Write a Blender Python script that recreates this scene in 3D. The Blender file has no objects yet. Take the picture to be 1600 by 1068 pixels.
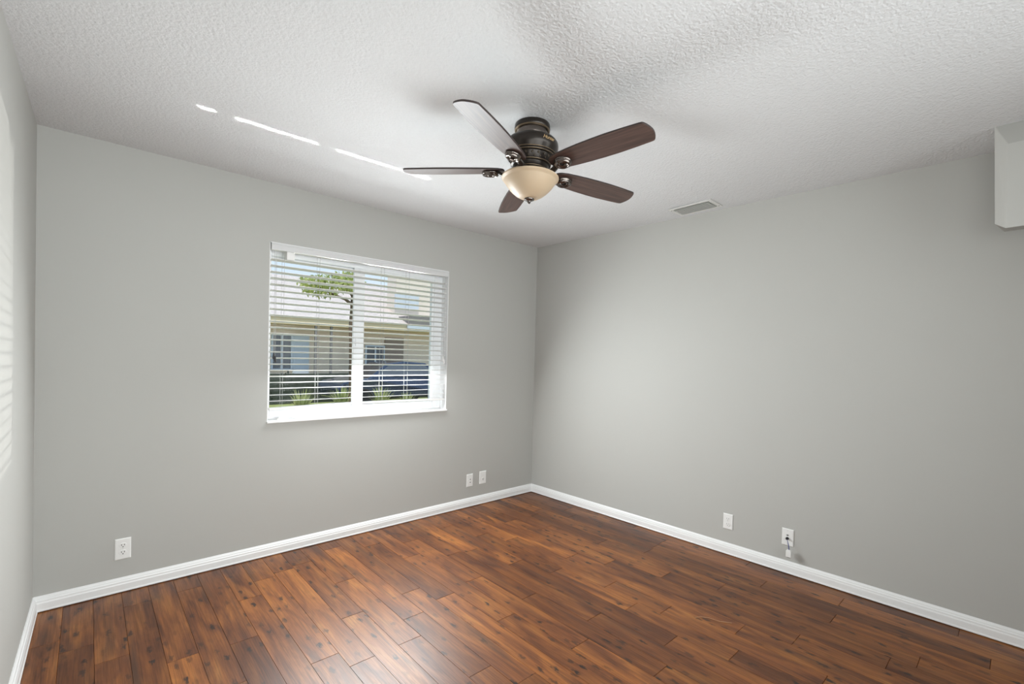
import bpy, bmesh, math, random
from mathutils import Vector, Matrix, Euler

random.seed(11)
S = bpy.context.scene
COL = S.collection
PI = math.pi

# ------------------------------------------------------------------ camera
CAM = Vector((-3.3175, -3.3305, 1.3533))
YAW, PITCH, ROLL, FPX, SHY = 0.7355, -0.0157, 0.0253, 731.862, 33.425
f = Vector((math.sin(YAW) * math.cos(PITCH), math.cos(YAW) * math.cos(PITCH), math.sin(PITCH)))
r = Vector((math.cos(YAW), -math.sin(YAW), 0))
u = r.cross(f)
r2 = r * math.cos(ROLL) + u * math.sin(ROLL)
u2 = -r * math.sin(ROLL) + u * math.cos(ROLL)
cd = bpy.data.cameras.new('camera')
cam = bpy.data.objects.new('camera', cd)
COL.objects.link(cam)
cd.sensor_fit = 'HORIZONTAL'
cd.sensor_width = 36
cd.lens = FPX / 1600 * 36
cd.shift_y = SHY / 1600
cd.clip_start = 0.02
cd.clip_end = 300
cam.matrix_world = Matrix(((r2.x, u2.x, -f.x, CAM.x), (r2.y, u2.y, -f.y, CAM.y), (r2.z, u2.z, -f.z, CAM.z), (0, 0, 0, 1)))
S.camera = cam

# ------------------------------------------------------------------ view, sky, sun, lamps
S.view_settings.view_transform = 'Standard'
S.view_settings.look = 'None'
S.view_settings.gamma = 1
S.view_settings.exposure = 0.04
S.view_settings.use_curve_mapping = False

w = bpy.data.worlds.new('sky')
S.world = w
w.use_nodes = True
nt = w.node_tree
nt.nodes.clear()
tc = nt.nodes.new('ShaderNodeTexCoord')
sep = nt.nodes.new('ShaderNodeSeparateXYZ')
nt.links.new(tc.outputs['Generated'], sep.inputs[0])
ramp = nt.nodes.new('ShaderNodeValToRGB')
ramp.color_ramp.elements[0].position = 0.0
ramp.color_ramp.elements[0].color = (0.80, 0.88, 0.95, 1)
ramp.color_ramp.elements[1].position = 0.5
ramp.color_ramp.elements[1].color = (0.36, 0.58, 0.86, 1)
nt.links.new(sep.outputs['Z'], ramp.inputs[0])
bgn = nt.nodes.new('ShaderNodeBackground')
bgn.inputs['Strength'].default_value = 1.15
nt.links.new(ramp.outputs[0], bgn.inputs[0])
wo = nt.nodes.new('ShaderNodeOutputWorld')
nt.links.new(bgn.outputs[0], wo.inputs[0])


def lamp(name, kind, loc, direction, energy, color=(1, 1, 1), size=1.0, size_y=None, spread=None, angle=None, up=None):
    d = bpy.data.lights.new(name, kind)
    d.energy = energy
    d.color = color
    if kind == 'AREA':
        d.shape = 'RECTANGLE'
        d.size = size
        d.size_y = size_y or size
        if spread is not None:
            d.spread = spread
    if kind == 'SUN':
        d.angle = angle
    if kind == 'SPOT':
        d.shadow_soft_size = size
        d.spot_size = spread
        d.spot_blend = 0.4
    o = bpy.data.objects.new(name, d)
    COL.objects.link(o)
    z = -Vector(direction).normalized()
    ux = Vector((1, 0, 0)) if up is None else Vector(up)
    x = (ux - z * ux.dot(z)).normalized()
    y = z.cross(x)
    o.matrix_world = Matrix(((x.x, y.x, z.x, loc[0]), (x.y, y.y, z.y, loc[1]), (x.z, y.z, z.z, loc[2]), (0, 0, 0, 1)))
    return o


# high sun behind this house, lighting the garden and the house opposite
lamp('sun', 'SUN', (0, -10, 12), (0.20, 0.36, -0.90), 3.4, (1.0, 0.95, 0.86), angle=0.009)
# daylight through the window: open sky and house front
lamp('window_daylight', 'AREA', (-1.75, -0.05, 1.42), (0.0, -1, -0.02), 9, (0.945, 0.985, 1.0), 1.20, 0.85)
lamp('window_mid_light', 'AREA', (-1.75, -0.115, 1.36), (0.0, -1, -0.30), 26, (0.935, 0.985, 1.0), 1.15, 0.72)
lamp('window_low_light', 'AREA', (-1.75, -0.115, 1.36), (0.0, -1, -0.75), 34, (0.935, 0.985, 1.0), 1.15, 0.66)
# sun bounced up off the sill and the lowest slats
lamp('sill_bounce', 'AREA', (-1.80, -0.125, 1.13), (0.0, -1, 0.62), 3.6, (0.93, 0.99, 1.0), 0.75, 0.30)
# added fill lamp behind the camera, lifting the window wall
lamp('rear_fill_light', 'AREA', (-2.15, -4.4, 1.4), (-0.03, 1, 0.0), 39, (0.935, 0.99, 1.0), 2.6, 2.0, spread=math.radians(112))
# added fill at the right rear, brightening the left wall
lamp('right_fill_light', 'AREA', (-0.6, -4.3, 1.3), (-1, 1.15, 0.05), 5.5, (0.95, 1.0, 0.99), 0.9, 1.8, spread=math.radians(75))
# added fill left of the camera, lifting the right wall and bulkhead
lamp('left_fill_light', 'AREA', (-3.42, -3.75, 1.5), (1, 0.16, 0.30), 11, (0.97, 1.0, 0.98), 0.5, 1.8, spread=math.radians(140))
# sun glint off the ground outside, through the gap above the top slat
gd = Vector((-0.507, -0.78, 0.438)).normalized()
gp = Vector((-1.747 - 0.02, -0.785, 2.44)) - gd * 3.1
lamp('ground_glint', 'AREA', (-2.24 + 0.507 / 0.78 * 2.785, 2.0, 2.44 - 0.438 / 0.78 * 2.785), gd, 1.0, (1, 0.98, 0.93), 2.0, 0.017, spread=math.radians(0.22))
# low sun glint off a window across the way, striping the left wall through the slats
lamp('glass_glint', 'SPOT', (4.6, 4.98, 1.20), (-0.785, -0.62, 0.032), 1500, (1, 0.97, 0.92), 0.03, spread=math.radians(22))


# ------------------------------------------------------------------ materials
def mat(name, color=(0.8, 0.8, 0.8), rough=0.5, metal=0.0, spec=0.5, noise=0.0, nscale=8.0, bump=0.0, bscale=60.0, bdist=0.003, coat=0.0):
    m = bpy.data.materials.new(name)
    m.use_nodes = True
    n = m.node_tree.nodes
    l = m.node_tree.links
    b = n['Principled BSDF']
    b.inputs['Roughness'].default_value = rough
    b.inputs['Metallic'].default_value = metal
    b.inputs['Specular IOR Level'].default_value = spec
    if coat:
        b.inputs['Coat Weight'].default_value = coat
        b.inputs['Coat Roughness'].default_value = 0.12
    c = (*color, 1)
    tcn = n.new('ShaderNodeTexCoord')
    nz = n.new('ShaderNodeTexNoise')
    nz.inputs['Scale'].default_value = nscale
    nz.inputs['Detail'].default_value = 4
    l.new(tcn.outputs['Object'], nz.inputs['Vector'])
    mx = n.new('ShaderNodeMix')
    mx.data_type = 'RGBA'
    mx.inputs[6].default_value = tuple(x * (1 - noise) for x in color) + (1,)
    mx.inputs[7].default_value = tuple(min(1, x * (1 + noise)) for x in color) + (1,)
    l.new(nz.outputs['Fac'], mx.inputs[0])
    l.new(mx.outputs[2], b.inputs['Base Color'])
    if bump:
        n2 = n.new('ShaderNodeTexNoise')
        n2.inputs['Scale'].default_value = bscale
        n2.inputs['Detail'].default_value = 3
        l.new(tcn.outputs['Object'], n2.inputs['Vector'])
        bp = n.new('ShaderNodeBump')
        bp.inputs['Strength'].default_value = bump
        bp.inputs['Distance'].default_value = bdist
        l.new(n2.outputs['Fac'], bp.inputs['Height'])
        l.new(bp.outputs[0], b.inputs['Normal'])
    return m


M = {}
M['wall'] = mat('wall_paint', (0.455, 0.452, 0.430), 0.62, spec=0.25, noise=0.012, nscale=2.5, bump=0.08, bscale=45, bdist=0.002)
M['ceil'] = mat('ceiling_texture', (0.675, 0.68, 0.688), 0.9, spec=0.1, noise=0.02, nscale=60, bump=0.7, bscale=85, bdist=0.007)
M['trim'] = mat('white_trim_paint', (0.80, 0.80, 0.795), 0.35, spec=0.4, noise=0.01)
M['reveal'] = mat('white_reveal_paint', (0.85, 0.85, 0.85), 0.6, noise=0.01)
M['vinyl'] = mat('white_vinyl', (0.90, 0.90, 0.91), 0.35, noise=0.01)
M['slat'] = mat('blind_slat', (0.80, 0.79, 0.775), 0.42, noise=0.01)
M['valance'] = mat('blind_valance', (0.62, 0.62, 0.62), 0.45, noise=0.01)
M['cord'] = mat('blind_cord', (0.50, 0.50, 0.48), 0.8, noise=0.02)
M['black'] = mat('black_plastic', (0.015, 0.015, 0.016), 0.4, noise=0.05)
M['plate'] = mat('white_plate_plastic', (0.80, 0.80, 0.785), 0.32, noise=0.01)
M['slot'] = mat('slot_shadow_plastic', (0.12, 0.12, 0.115), 0.6, noise=0.02)
M['faint'] = mat('grey_slot_plastic', (0.36, 0.36, 0.35), 0.6, noise=0.02)
M['thread'] = mat('tan_thread', (0.42, 0.26, 0.15), 0.8, noise=0.05)
M['screw'] = mat('painted_screw', (0.66, 0.66, 0.64), 0.35, metal=0.2, noise=0.02)
M['bluewire'] = mat('blue_wire', (0.09, 0.10, 0.27), 0.5, noise=0.03)
M['bronze'] = mat('dark_bronze', (0.030, 0.024, 0.020), 0.30, metal=0.55, noise=0.15, nscale=30)
M['bronze_hi'] = mat('rubbed_bronze_edge', (0.21, 0.155, 0.10), 0.38, metal=0.7, noise=0.25, nscale=60)
M['nickel'] = mat('polished_dark_bronze', (0.15, 0.13, 0.118), 0.16, metal=0.9, noise=0.15, nscale=40)
M['edge'] = mat('blade_edge', (0.030, 0.019, 0.017), 0.5, noise=0.1)
M['band'] = mat('scroll_bronze', (0.075, 0.058, 0.042), 0.35, metal=0.6, noise=0.2, nscale=60)
M['gold'] = mat('gold_script', (0.62, 0.43, 0.22), 0.4, metal=0.4, noise=0.03)
M['vent_in'] = mat('vent_throat', (0.24, 0.24, 0.20), 0.8, noise=0.1, nscale=20)
M['vent'] = mat('vent_white_metal', (0.72, 0.72, 0.70), 0.45, noise=0.02)
M['house'] = mat('tan_stucco', (0.82, 0.665, 0.53), 0.9, noise=0.06, nscale=4, bump=0.3, bscale=30, bdist=0.01)
M['fascia'] = mat('cream_fascia', (0.80, 0.64, 0.42), 0.7, noise=0.03)
M['pinkwall'] = mat('pinkish_stucco', (0.80, 0.70, 0.61), 0.9, noise=0.05, nscale=4)
M['door'] = mat('brown_door', (0.33, 0.25, 0.20), 0.6, noise=0.05)
M['garage'] = mat('pale_panel', (0.62, 0.66, 0.72), 0.6, noise=0.03)
M['dark_glass'] = mat('dark_glass', (0.10, 0.11, 0.13), 0.15, noise=0.1)
M['post'] = mat('grey_post', (0.22, 0.20, 0.19), 0.7, noise=0.05)
M['carpaint'] = mat('navy_car_paint', (0.030, 0.040, 0.075), 0.25, metal=0.2, noise=0.03, coat=0.6)
M['rubber'] = mat('tyre_rubber', (0.02, 0.02, 0.02), 0.8, noise=0.1)
M['bark'] = mat('bark', (0.16, 0.11, 0.075), 0.9, noise=0.3, nscale=20, bump=0.5, bscale=40, bdist=0.01)
M['hedge'] = mat('hedge_leaf', (0.035, 0.045, 0.03), 0.7, noise=0.4, nscale=12)
M['soil'] = mat('mulch', (0.10, 0.075, 0.055), 0.95, noise=0.4, nscale=15)


def leafmat(name, c1, c2):
    m = bpy.data.materials.new(name)
    m.use_nodes = True
    n = m.node_tree.nodes
    l = m.node_tree.links
    b = n['Principled BSDF']
    g = n.new('ShaderNodeTexCoord')
    nz = n.new('ShaderNodeTexNoise')
    nz.inputs['Scale'].default_value = 6
    l.new(g.outputs['Object'], nz.inputs['Vector'])
    rp = n.new('ShaderNodeValToRGB')
    rp.color_ramp.elements[0].position = 0.35
    rp.color_ramp.elements[0].color = (*c1, 1)
    rp.color_ramp.elements[1].position = 0.65
    rp.color_ramp.elements[1].color = (*c2, 1)
    l.new(nz.outputs['Fac'], rp.inputs[0])
    l.new(rp.outputs[0], b.inputs['Base Color'])
    b.inputs['Roughness'].default_value = 0.5
    tr = n.new('ShaderNodeBsdfTranslucent')
    l.new(rp.outputs[0], tr.inputs['Color'])
    ms = n.new('ShaderNodeMixShader')
    ms.inputs[0].default_value = 0.45
    l.new(b.outputs[0], ms.inputs[1])
    l.new(tr.outputs[0], ms.inputs[2])
    l.new(ms.outputs[0], n['Material Output'].inputs[0])
    return m


M['leaf'] = leafmat('tree_leaf', (0.36, 0.42, 0.12), (0.66, 0.68, 0.28))
M['lily'] = leafmat('lily_leaf', (0.28, 0.33, 0.10), (0.62, 0.62, 0.30))


def lawn_mat():
    m = mat('lawn_grass', (0.38, 0.42, 0.15), 0.9, noise=0.35, nscale=9, bump=0.8, bscale=120, bdist=0.02)
    return m


M['lawn'] = lawn_mat()


def roof_mat():
    m = bpy.data.materials.new('pale_shingles')
    m.use_nodes = True
    n = m.node_tree.nodes
    l = m.node_tree.links
    b = n['Principled BSDF']
    b.inputs['Roughness'].default_value = 0.9
    tcn = n.new('ShaderNodeTexCoord')
    br = n.new('ShaderNodeTexBrick')
    br.inputs['Scale'].default_value = 1.0
    br.inputs['Brick Width'].default_value = 0.30
    br.inputs['Row Height'].default_value = 0.14
    br.inputs['Mortar Size'].default_value = 0.008
    br.inputs['Color1'].default_value = (0.66, 0.57, 0.53, 1)
    br.inputs['Color2'].default_value = (0.58, 0.50, 0.465, 1)
    br.inputs['Mortar'].default_value = (0.33, 0.29, 0.28, 1)
    l.new(tcn.outputs['Object'], br.inputs['Vector'])
    l.new(br.outputs['Color'], b.inputs['Base Color'])
    return m


M['roof'] = roof_mat()


def glass_mat():
    m = bpy.data.materials.new('clear_pane')
    m.use_nodes = True
    n = m.node_tree.nodes
    l = m.node_tree.links
    n.clear()
    t = n.new('ShaderNodeBsdfTransparent')
    t.inputs[0].default_value = (0.96, 0.97, 0.97, 1)
    g = n.new('ShaderNodeBsdfGlossy')
    g.inputs['Roughness'].default_value = 0.03
    fr = n.new('ShaderNodeFresnel')
    fr.inputs[0].default_value = 1.15
    mx = n.new('ShaderNodeMixShader')
    o = n.new('ShaderNodeOutputMaterial')
    l.new(fr.outputs[0], mx.inputs[0])
    l.new(t.outputs[0], mx.inputs[1])
    l.new(g.outputs[0], mx.inputs[2])
    l.new(mx.outputs[0], o.inputs[0])
    return m


M['glass'] = glass_mat()


def bowl_mat():
    m = mat('amber_frosted_glass', (0.50, 0.385, 0.265), 0.45, spec=0.5, noise=0.10, nscale=9)
    b = m.node_tree.nodes['Principled BSDF']
    b.inputs['Subsurface Weight'].default_value = 0.25
    b.inputs['Subsurface Radius'].default_value = (0.04, 0.03, 0.02)
    b.inputs['Subsurface Scale'].default_value = 0.5
    return m


M['bowl'] = bowl_mat()


def blade_mat():
    m = bpy.data.materials.new('walnut_blade')
    m.use_nodes = True
    n = m.node_tree.nodes
    l = m.node_tree.links
    b = n['Principled BSDF']
    tcn = n.new('ShaderNodeTexCoord')
    mp = n.new('ShaderNodeMapping')
    mp.inputs['Scale'].default_value = (3, 60, 10)
    l.new(tcn.outputs['Object'], mp.inputs['Vector'])
    nz = n.new('ShaderNodeTexNoise')
    nz.inputs['Scale'].default_value = 1.5
    nz.inputs['Detail'].default_value = 5
    l.new(mp.outputs[0], nz.inputs['Vector'])
    rp = n.new('ShaderNodeValToRGB')
    rp.color_ramp.elements[0].position = 0.35
    rp.color_ramp.elements[0].color = (0.050, 0.029, 0.024, 1)
    rp.color_ramp.elements[1].position = 0.7
    rp.color_ramp.elements[1].color = (0.105, 0.060, 0.048, 1)
    l.new(nz.outputs['Fac'], rp.inputs[0])
    l.new(rp.outputs[0], b.inputs['Base Color'])
    b.inputs['Roughness'].default_value = 0.46
    b.inputs['Specular IOR Level'].default_value = 0.6
    return m


M['blade'] = blade_mat()


def floor_mat():
    m = bpy.data.materials.new('distressed_wood_planks')
    m.use_nodes = True
    n = m.node_tree.nodes
    l = m.node_tree.links
    b = n['Principled BSDF']
    tcn = n.new('ShaderNodeTexCoord')
    at = n.new('ShaderNodeAttribute')
    at.attribute_name = 'plank'
    # shift the grain of every plank by its own random offset
    vm = n.new('ShaderNodeVectorMath')
    vm.operation = 'SCALE'
    vm.inputs['Scale'].default_value = 37.0
    l.new(at.outputs['Color'], vm.inputs[0])
    va = n.new('ShaderNodeVectorMath')
    va.operation = 'ADD'
    l.new(tcn.outputs['Object'], va.inputs[0])
    l.new(vm.outputs[0], va.inputs[1])

    def noise(scale, detail, rough, dist=0.0):
        mp = n.new('ShaderNodeMapping')
        mp.inputs['Scale'].default_value = scale
        l.new(va.outputs[0], mp.inputs['Vector'])
        z = n.new('ShaderNodeTexNoise')
        z.inputs['Scale'].default_value = 1.0
        z.inputs['Detail'].default_value = detail
        z.inputs['Roughness'].default_value = rough
        z.inputs['Distortion'].default_value = dist
        l.new(mp.outputs[0], z.inputs['Vector'])
        return z.outputs['Fac']

    def ramp_(fac, stops):
        rp = n.new('ShaderNodeValToRGB')
        e = rp.color_ramp.elements
        e[0].position, e[0].color = stops[0][0], (*stops[0][1], 1)
        e[1].position, e[1].color = stops[-1][0], (*stops[-1][1], 1)
        for p_, c_ in stops[1:-1]:
            q = e.new(p_)
            q.color = (*c_, 1)
        l.new(fac, rp.inputs[0])
        return rp.outputs[0]

    def mix(fac, a_, b_, mode='MIX'):
        x = n.new('ShaderNodeMix')
        x.data_type = 'RGBA'
        x.blend_type = mode
        if isinstance(fac, float):
            x.inputs[0].default_value = fac
        else:
            l.new(fac, x.inputs[0])
        for i, v in ((6, a_), (7, b_)):
            if isinstance(v, tuple):
                x.inputs[i].default_value = (*v, 1)
            else:
                l.new(v, x.inputs[i])
        return x.outputs[2]

    broad = noise((14, 2.2, 1), 4, 0.55, 0.8)
    base = ramp_(broad, [(0.28, (0.075, 0.024, 0.010)), (0.44, (0.165, 0.055, 0.017)), (0.60, (0.255, 0.092, 0.024)), (0.76, (0.350, 0.150, 0.040))])
    fine = noise((190, 4.0, 1), 6, 0.72)
    base = mix(0.55, base, ramp_(fine, [(0.34, (0.20, 0.18, 0.17)), (0.55, (1, 1, 1)), (0.8, (1.3, 1.28, 1.2))]), 'MULTIPLY')
    # per-plank tone
    sepc = n.new('ShaderNodeSeparateColor')
    l.new(at.outputs['Color'], sepc.inputs[0])
    base = mix(1.0, base, ramp_(sepc.outputs[2], [(0.0, (0.58, 0.53, 0.53)), (0.35, (0.82, 0.79, 0.78)), (0.7, (1.02, 1.0, 0.97)), (1.0, (1.28, 1.26, 1.12))]), 'MULTIPLY')
    # dark smoky streaks
    streak = noise((70, 2.0, 1), 4, 0.7, 0.6)
    base = mix(ramp_(streak, [(0.56, (0, 0, 0)), (0.72, (0.7, 0.7, 0.7))]), base, (0.070, 0.026, 0.014))
    smoke = noise((16, 1.6, 1), 3, 0.5, 0.4)
    base = mix(ramp_(smoke, [(0.56, (0, 0, 0)), (0.75, (0.75, 0.75, 0.75))]), base, (0.060, 0.028, 0.016))
    # knots: stretched cells
    mp = n.new('ShaderNodeMapping')
    mp.inputs['Scale'].default_value = (19, 8.0, 1)
    l.new(va.outputs[0], mp.inputs['Vector'])
    wob = n.new('ShaderNodeTexNoise')
    wob.inputs['Scale'].default_value = 5.0
    wob.inputs['Detail'].default_value = 4
    l.new(mp.outputs[0], wob.inputs['Vector'])
    ws = n.new('ShaderNodeVectorMath')
    ws.operation = 'SCALE'
    ws.inputs['Scale'].default_value = 0.62
    l.new(wob.outputs['Color'], ws.inputs[0])
    ad = n.new('ShaderNodeVectorMath')
    ad.operation = 'ADD'
    l.new(mp.outputs[0], ad.inputs[0])
    l.new(ws.outputs[0], ad.inputs[1])
    vo = n.new('ShaderNodeTexVoronoi')
    vo.inputs['Scale'].default_value = 1.0
    vo.voronoi_dimensions = '2D'
    l.new(ad.outputs[0], vo.inputs['Vector'])
    kn = ramp_(vo.outputs['Distance'], [(0.07, (1, 1, 1)), (0.12, (0.85, 0.85, 0.85)), (0.23, (0, 0, 0))])
    pick = n.new('ShaderNodeSeparateColor')
    l.new(vo.outputs['Color'], pick.inputs[0])
    kp = ramp_(pick.outputs[0], [(0.38, (0, 0, 0)), (0.50, (0.5, 0.5, 0.5)), (0.85, (0.97, 0.97, 0.97))])
    kmask = mix(1.0, kn, kp, 'MULTIPLY')
    clus = noise((5, 1.1, 1), 2, 0.5)
    kmask = mix(1.0, kmask, ramp_(clus, [(0.36, (0.15, 0.15, 0.15)), (0.52, (1, 1, 1))]), 'MULTIPLY')
    base = mix(kmask, base, (0.016, 0.009, 0.007))
    l.new(base, b.inputs['Base Color'])
    b.inputs['Roughness'].default_value = 0.34
    rr = ramp_(fine, [(0.3, (0.44, 0.44, 0.44)), (0.7, (0.34, 0.34, 0.34))])
    l.new(rr, b.inputs['Roughness'])
    b.inputs['Specular IOR Level'].default_value = 0.40
    bp = n.new('ShaderNodeBump')
    bp.inputs['Strength'].default_value = 0.25
    bp.inputs['Distance'].default_value = 0.0012
    l.new(noise((26, 5, 1), 3, 0.5), bp.inputs['Height'])
    l.new(bp.outputs[0], b.inputs['Normal'])
    return m


M['floor'] = floor_mat()


# ------------------------------------------------------------------ mesh helpers
def obj(name, bm, m, parent=None, smooth=False, bevel=0.0, seg=2):
    me = bpy.data.meshes.new(name)
    bmesh.ops.recalc_face_normals(bm, faces=bm.faces[:])
    bm.to_mesh(me)
    bm.free()
    o = bpy.data.objects.new(name, me)
    COL.objects.link(o)
    me.materials.append(m)
    if smooth:
        for p in me.polygons:
            p.use_smooth = True
        if hasattr(me, 'set_sharp_from_angle'):
            me.set_sharp_from_angle(angle=math.radians(38))
    if bevel:
        b = o.modifiers.new('bevel', 'BEVEL')
        b.width = bevel
        b.segments = seg
        b.limit_method = 'ANGLE'
    if parent is not None:
        o.parent = parent
    return o


def tag(o, label=None, cat=None, group=None, kind=None):
    if label:
        o['label'] = label
    if cat:
        o['category'] = cat
    if group:
        o['group'] = group
    if kind:
        o['kind'] = kind
    return o


def struct(o):
    o['kind'] = 'structure'
    return o


def thing(name, label, cat, loc=(0, 0, 0), rotz=0.0, group=None):
    o = bpy.data.objects.new(name, None)
    o.empty_display_size = 0.05
    COL.objects.link(o)
    o.location = loc
    o.rotation_euler = (0, 0, rotz)
    return tag(o, label, cat, group)


def box(bm, x0, x1, y0, y1, z0, z1, mtx=None):
    vs = [Vector((x, y, z)) for x in (x0, x1) for y in (y0, y1) for z in (z0, z1)]
    if mtx:
        vs = [mtx @ v for v in vs]
    v = [bm.verts.new(p) for p in vs]
    for q in ((0, 1, 3, 2), (4, 6, 7, 5), (0, 4, 5, 1), (2, 3, 7, 6), (0, 2, 6, 4), (1, 5, 7, 3)):
        bm.faces.new([v[i] for i in q])
    return bm


def nb():
    return bmesh.new()


def prism(bm, pts, ext):
    """closed polygon pts extruded by vector ext"""
    a = [bm.verts.new(p) for p in pts]
    b = [bm.verts.new(Vector(p) + Vector(ext)) for p in pts]
    n = len(pts)
    bm.faces.new(a)
    bm.faces.new(b[::-1])
    for i in range(n):
        bm.faces.new((a[i], b[i], b[(i + 1) % n], a[(i + 1) % n]))
    return bm


def lathe(bm, prof, seg=48, mtx=None, sx=1.0, sy=1.0):
    rings = []
    for rr, z in prof:
        if rr < 1e-6:
            p = Vector((0, 0, z))
            rings.append([bm.verts.new(mtx @ p if mtx else p)])
        else:
            ring = []
            for k in range(seg):
                a = 2 * PI * k / seg
                p = Vector((rr * math.cos(a) * sx, rr * math.sin(a) * sy, z))
                ring.append(bm.verts.new(mtx @ p if mtx else p))
            rings.append(ring)
    for A, B in zip(rings, rings[1:]):
        for k in range(seg):
            k2 = (k + 1) % seg
            if len(A) == 1 and len(B) == 1:
                continue
            if len(A) == 1:
                bm.faces.new((A[0], B[k], B[k2]))
            elif len(B) == 1:
                bm.faces.new((A[k], B[0], A[k2]))
            else:
                bm.faces.new((A[k], B[k], B[k2], A[k2]))
    return bm


def tube(bm, pts, rad, seg=8, flat=1.0):
    pts = [Vector(p) for p in pts]
    rads = rad if isinstance(rad, (list, tuple)) else [rad] * len(pts)
    rings = []
    up = Vector((0, 0, 1))
    for i, p in enumerate(pts):
        d = (pts[min(i + 1, len(pts) - 1)] - pts[max(i - 1, 0)]).normalized()
        s = d.cross(up)
        if s.length < 1e-3:
            s = d.cross(Vector((1, 0, 0)))
        s.normalize()
        t = s.cross(d)
        rings.append([bm.verts.new(p + s * math.cos(2 * PI * k / seg) * rads[i] + t * math.sin(2 * PI * k / seg) * rads[i] * flat) for k in range(seg)])
    for A, B in zip(rings, rings[1:]):
        for k in range(seg):
            bm.faces.new((A[k], A[(k + 1) % seg], B[(k + 1) % seg], B[k]))
    bm.faces.new(rings[0][::-1])
    bm.faces.new(rings[-1])
    return bm


# ------------------------------------------------------------------ room shell
W, H = 3.5156, 2.44
A_R, B_L = 0.0179, -0.0180          # the side walls open slightly towards the camera
RD = Vector((math.sin(A_R), -math.cos(A_R), 0))
RN = Vector((-math.cos(A_R), -math.sin(A_R), 0))
LD = Vector((math.sin(B_L), -math.cos(B_L), 0))
LN = Vector((math.cos(B_L), math.sin(B_L), 0))
LO = Vector((-W, 0, 0))
YF = 4.6
ROTR = -(PI / 2 - A_R)
OX0, OX1, OZ0, OZ1 = -2.449, -1.050, 0.874, 2.058   # window opening
WT = 0.20

bm = nb()
box(bm, -W - 0.35, OX0, 0, WT, -0.05, H + 0.05)
box(bm, OX1, 0.35, 0, WT, -0.05, H + 0.05)
box(bm, OX0, OX1, 0, WT, -0.05, OZ0)
box(bm, OX0, OX1, 0, WT, OZ1, H + 0.05)
struct(obj('wall_back', bm, M['wall']))

bm = nb()
P = [Vector((0, 0, -0.05)), RD * (YF + 0.2) + Vector((0, 0, -0.05)), RD * (YF + 0.2) - RN * 0.15 + Vector((0, 0, -0.05)), -RN * 0.15 + Vector((0, 0, -0.05))]
prism(bm, P, (0, 0, H + 0.1))
struct(obj('wall_right', bm, M['wall']))
bm = nb()
z5 = Vector((0, 0, -0.05))
P = [LO + z5, LO + LD * (YF + 0.2) + z5, LO + LD * (YF + 0.2) - LN * 0.15 + z5, LO - LN * 0.15 + z5]
prism(bm, P, (0, 0, H + 0.1))
struct(obj('wall_left', bm, M['wall']))
bm = nb()
box(bm, -W - 0.3, 0.3, -YF - 0.15, -YF, -0.05, H + 0.05)
struct(obj('wall_front', bm, M['wall']))
bm = nb()
box(bm, -W - 0.3, 0.3, -YF - 0.15, 0.1, H, H + 0.12)
struct(obj('ceiling', bm, M['ceil']))

# floor: individual planks with eased edges, joints where the boards end
seams = [-3.70, -3.62, -3.515, -3.403, -3.288, -3.172, -3.057, -2.942, -2.826, -2.709, -2.593, -2.472, -2.357, -2.239, -2.120, -2.001, -1.884,
         -1.762, -1.640, -1.515, -1.400, -1.283, -1.158, -1.043, -0.922, -0.795, -0.668, -0.548, -0.427, -0.303, -0.186, -0.062, 0.058, 0.2]
joints = {3: [-0.515], 4: [-0.708], 6: [-0.888], 8: [-0.913], 9: [-0.516], 10: [-1.283], 11: [-1.405], 12: [-1.028], 13: [-1.404],
          14: [-1.233, -1.788], 15: [-1.0], 16: [-1.171], 17: [-1.547], 18: [-1.94], 19: [-1.47], 20: [-1.838], 21: [-2.207],
          22: [-1.351, -1.905, -2.453], 23: [-1.68, -2.045, -2.78], 24: [-1.27, -2.385], 25: [-1.494, -2.6], 26: [-1.83, -2.936],
          27: [-2.127], 28: [-1.557, -2.667], 29: [-2.277], 30: [-1.536, -2.648], 31: [-2.1]}
bm = nb()
lay = bm.loops.layers.float_color.new('plank')
rnd = random.Random(5)
for i in range(len(seams) - 1):
    x0, x1 = seams[i], seams[i + 1]
    js = sorted(joints.get(i, [-1.0 - rnd.random()]), reverse=True)
    top = js[0]
    while top < -0.75:
        top += rnd.uniform(0.72, 1.15)
        if top < -0.08:
            js.insert(0, top)
    low = js[-1]
    while low > -YF + 0.3:
        low -= rnd.uniform(0.8, 1.2)
        js.append(low)
    ends = [0.02] + js + [-YF - 0.02]
    ends = sorted(set(ends), reverse=True)
    for y1, y0 in zip(ends, ends[1:]):
        c = (rnd.random(), rnd.random(), rnd.random(), 1)
        e, ee, g = 0.0009, 0.0018, 0.0026
        dz = rnd.uniform(-0.0002, 0.0002)
        o_ = [(x0, y0), (x1, y0), (x1, y1), (x0, y1)]
        i_ = [(x0 + e, y0 + ee), (x1 - e, y0 + ee), (x1 - e, y1 - ee), (x0 + e, y1 - ee)]
        vo_ = [bm.verts.new((x, y, -g)) for x, y in o_]
        vi_ = [bm.verts.new((x, y, dz)) for x, y in i_]
        fs = [bm.faces.new(vi_)]
        for k in range(4):
            fs.append(bm.faces.new((vo_[k], vo_[(k + 1) % 4], vi_[(k + 1) % 4], vi_[k])))
        for fc in fs:
            for lp in fc.loops:
                lp[lay] = c
box(bm, -W - 0.3, 0.3, -YF - 0.1, 0.1, -0.10, -0.02)
me = bpy.data.meshes.new('floor')
bm.to_mesh(me)
bm.free()
fl = bpy.data.objects.new('floor', me)
COL.objects.link(fl)
me.materials.append(M['floor'])
struct(fl)

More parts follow.
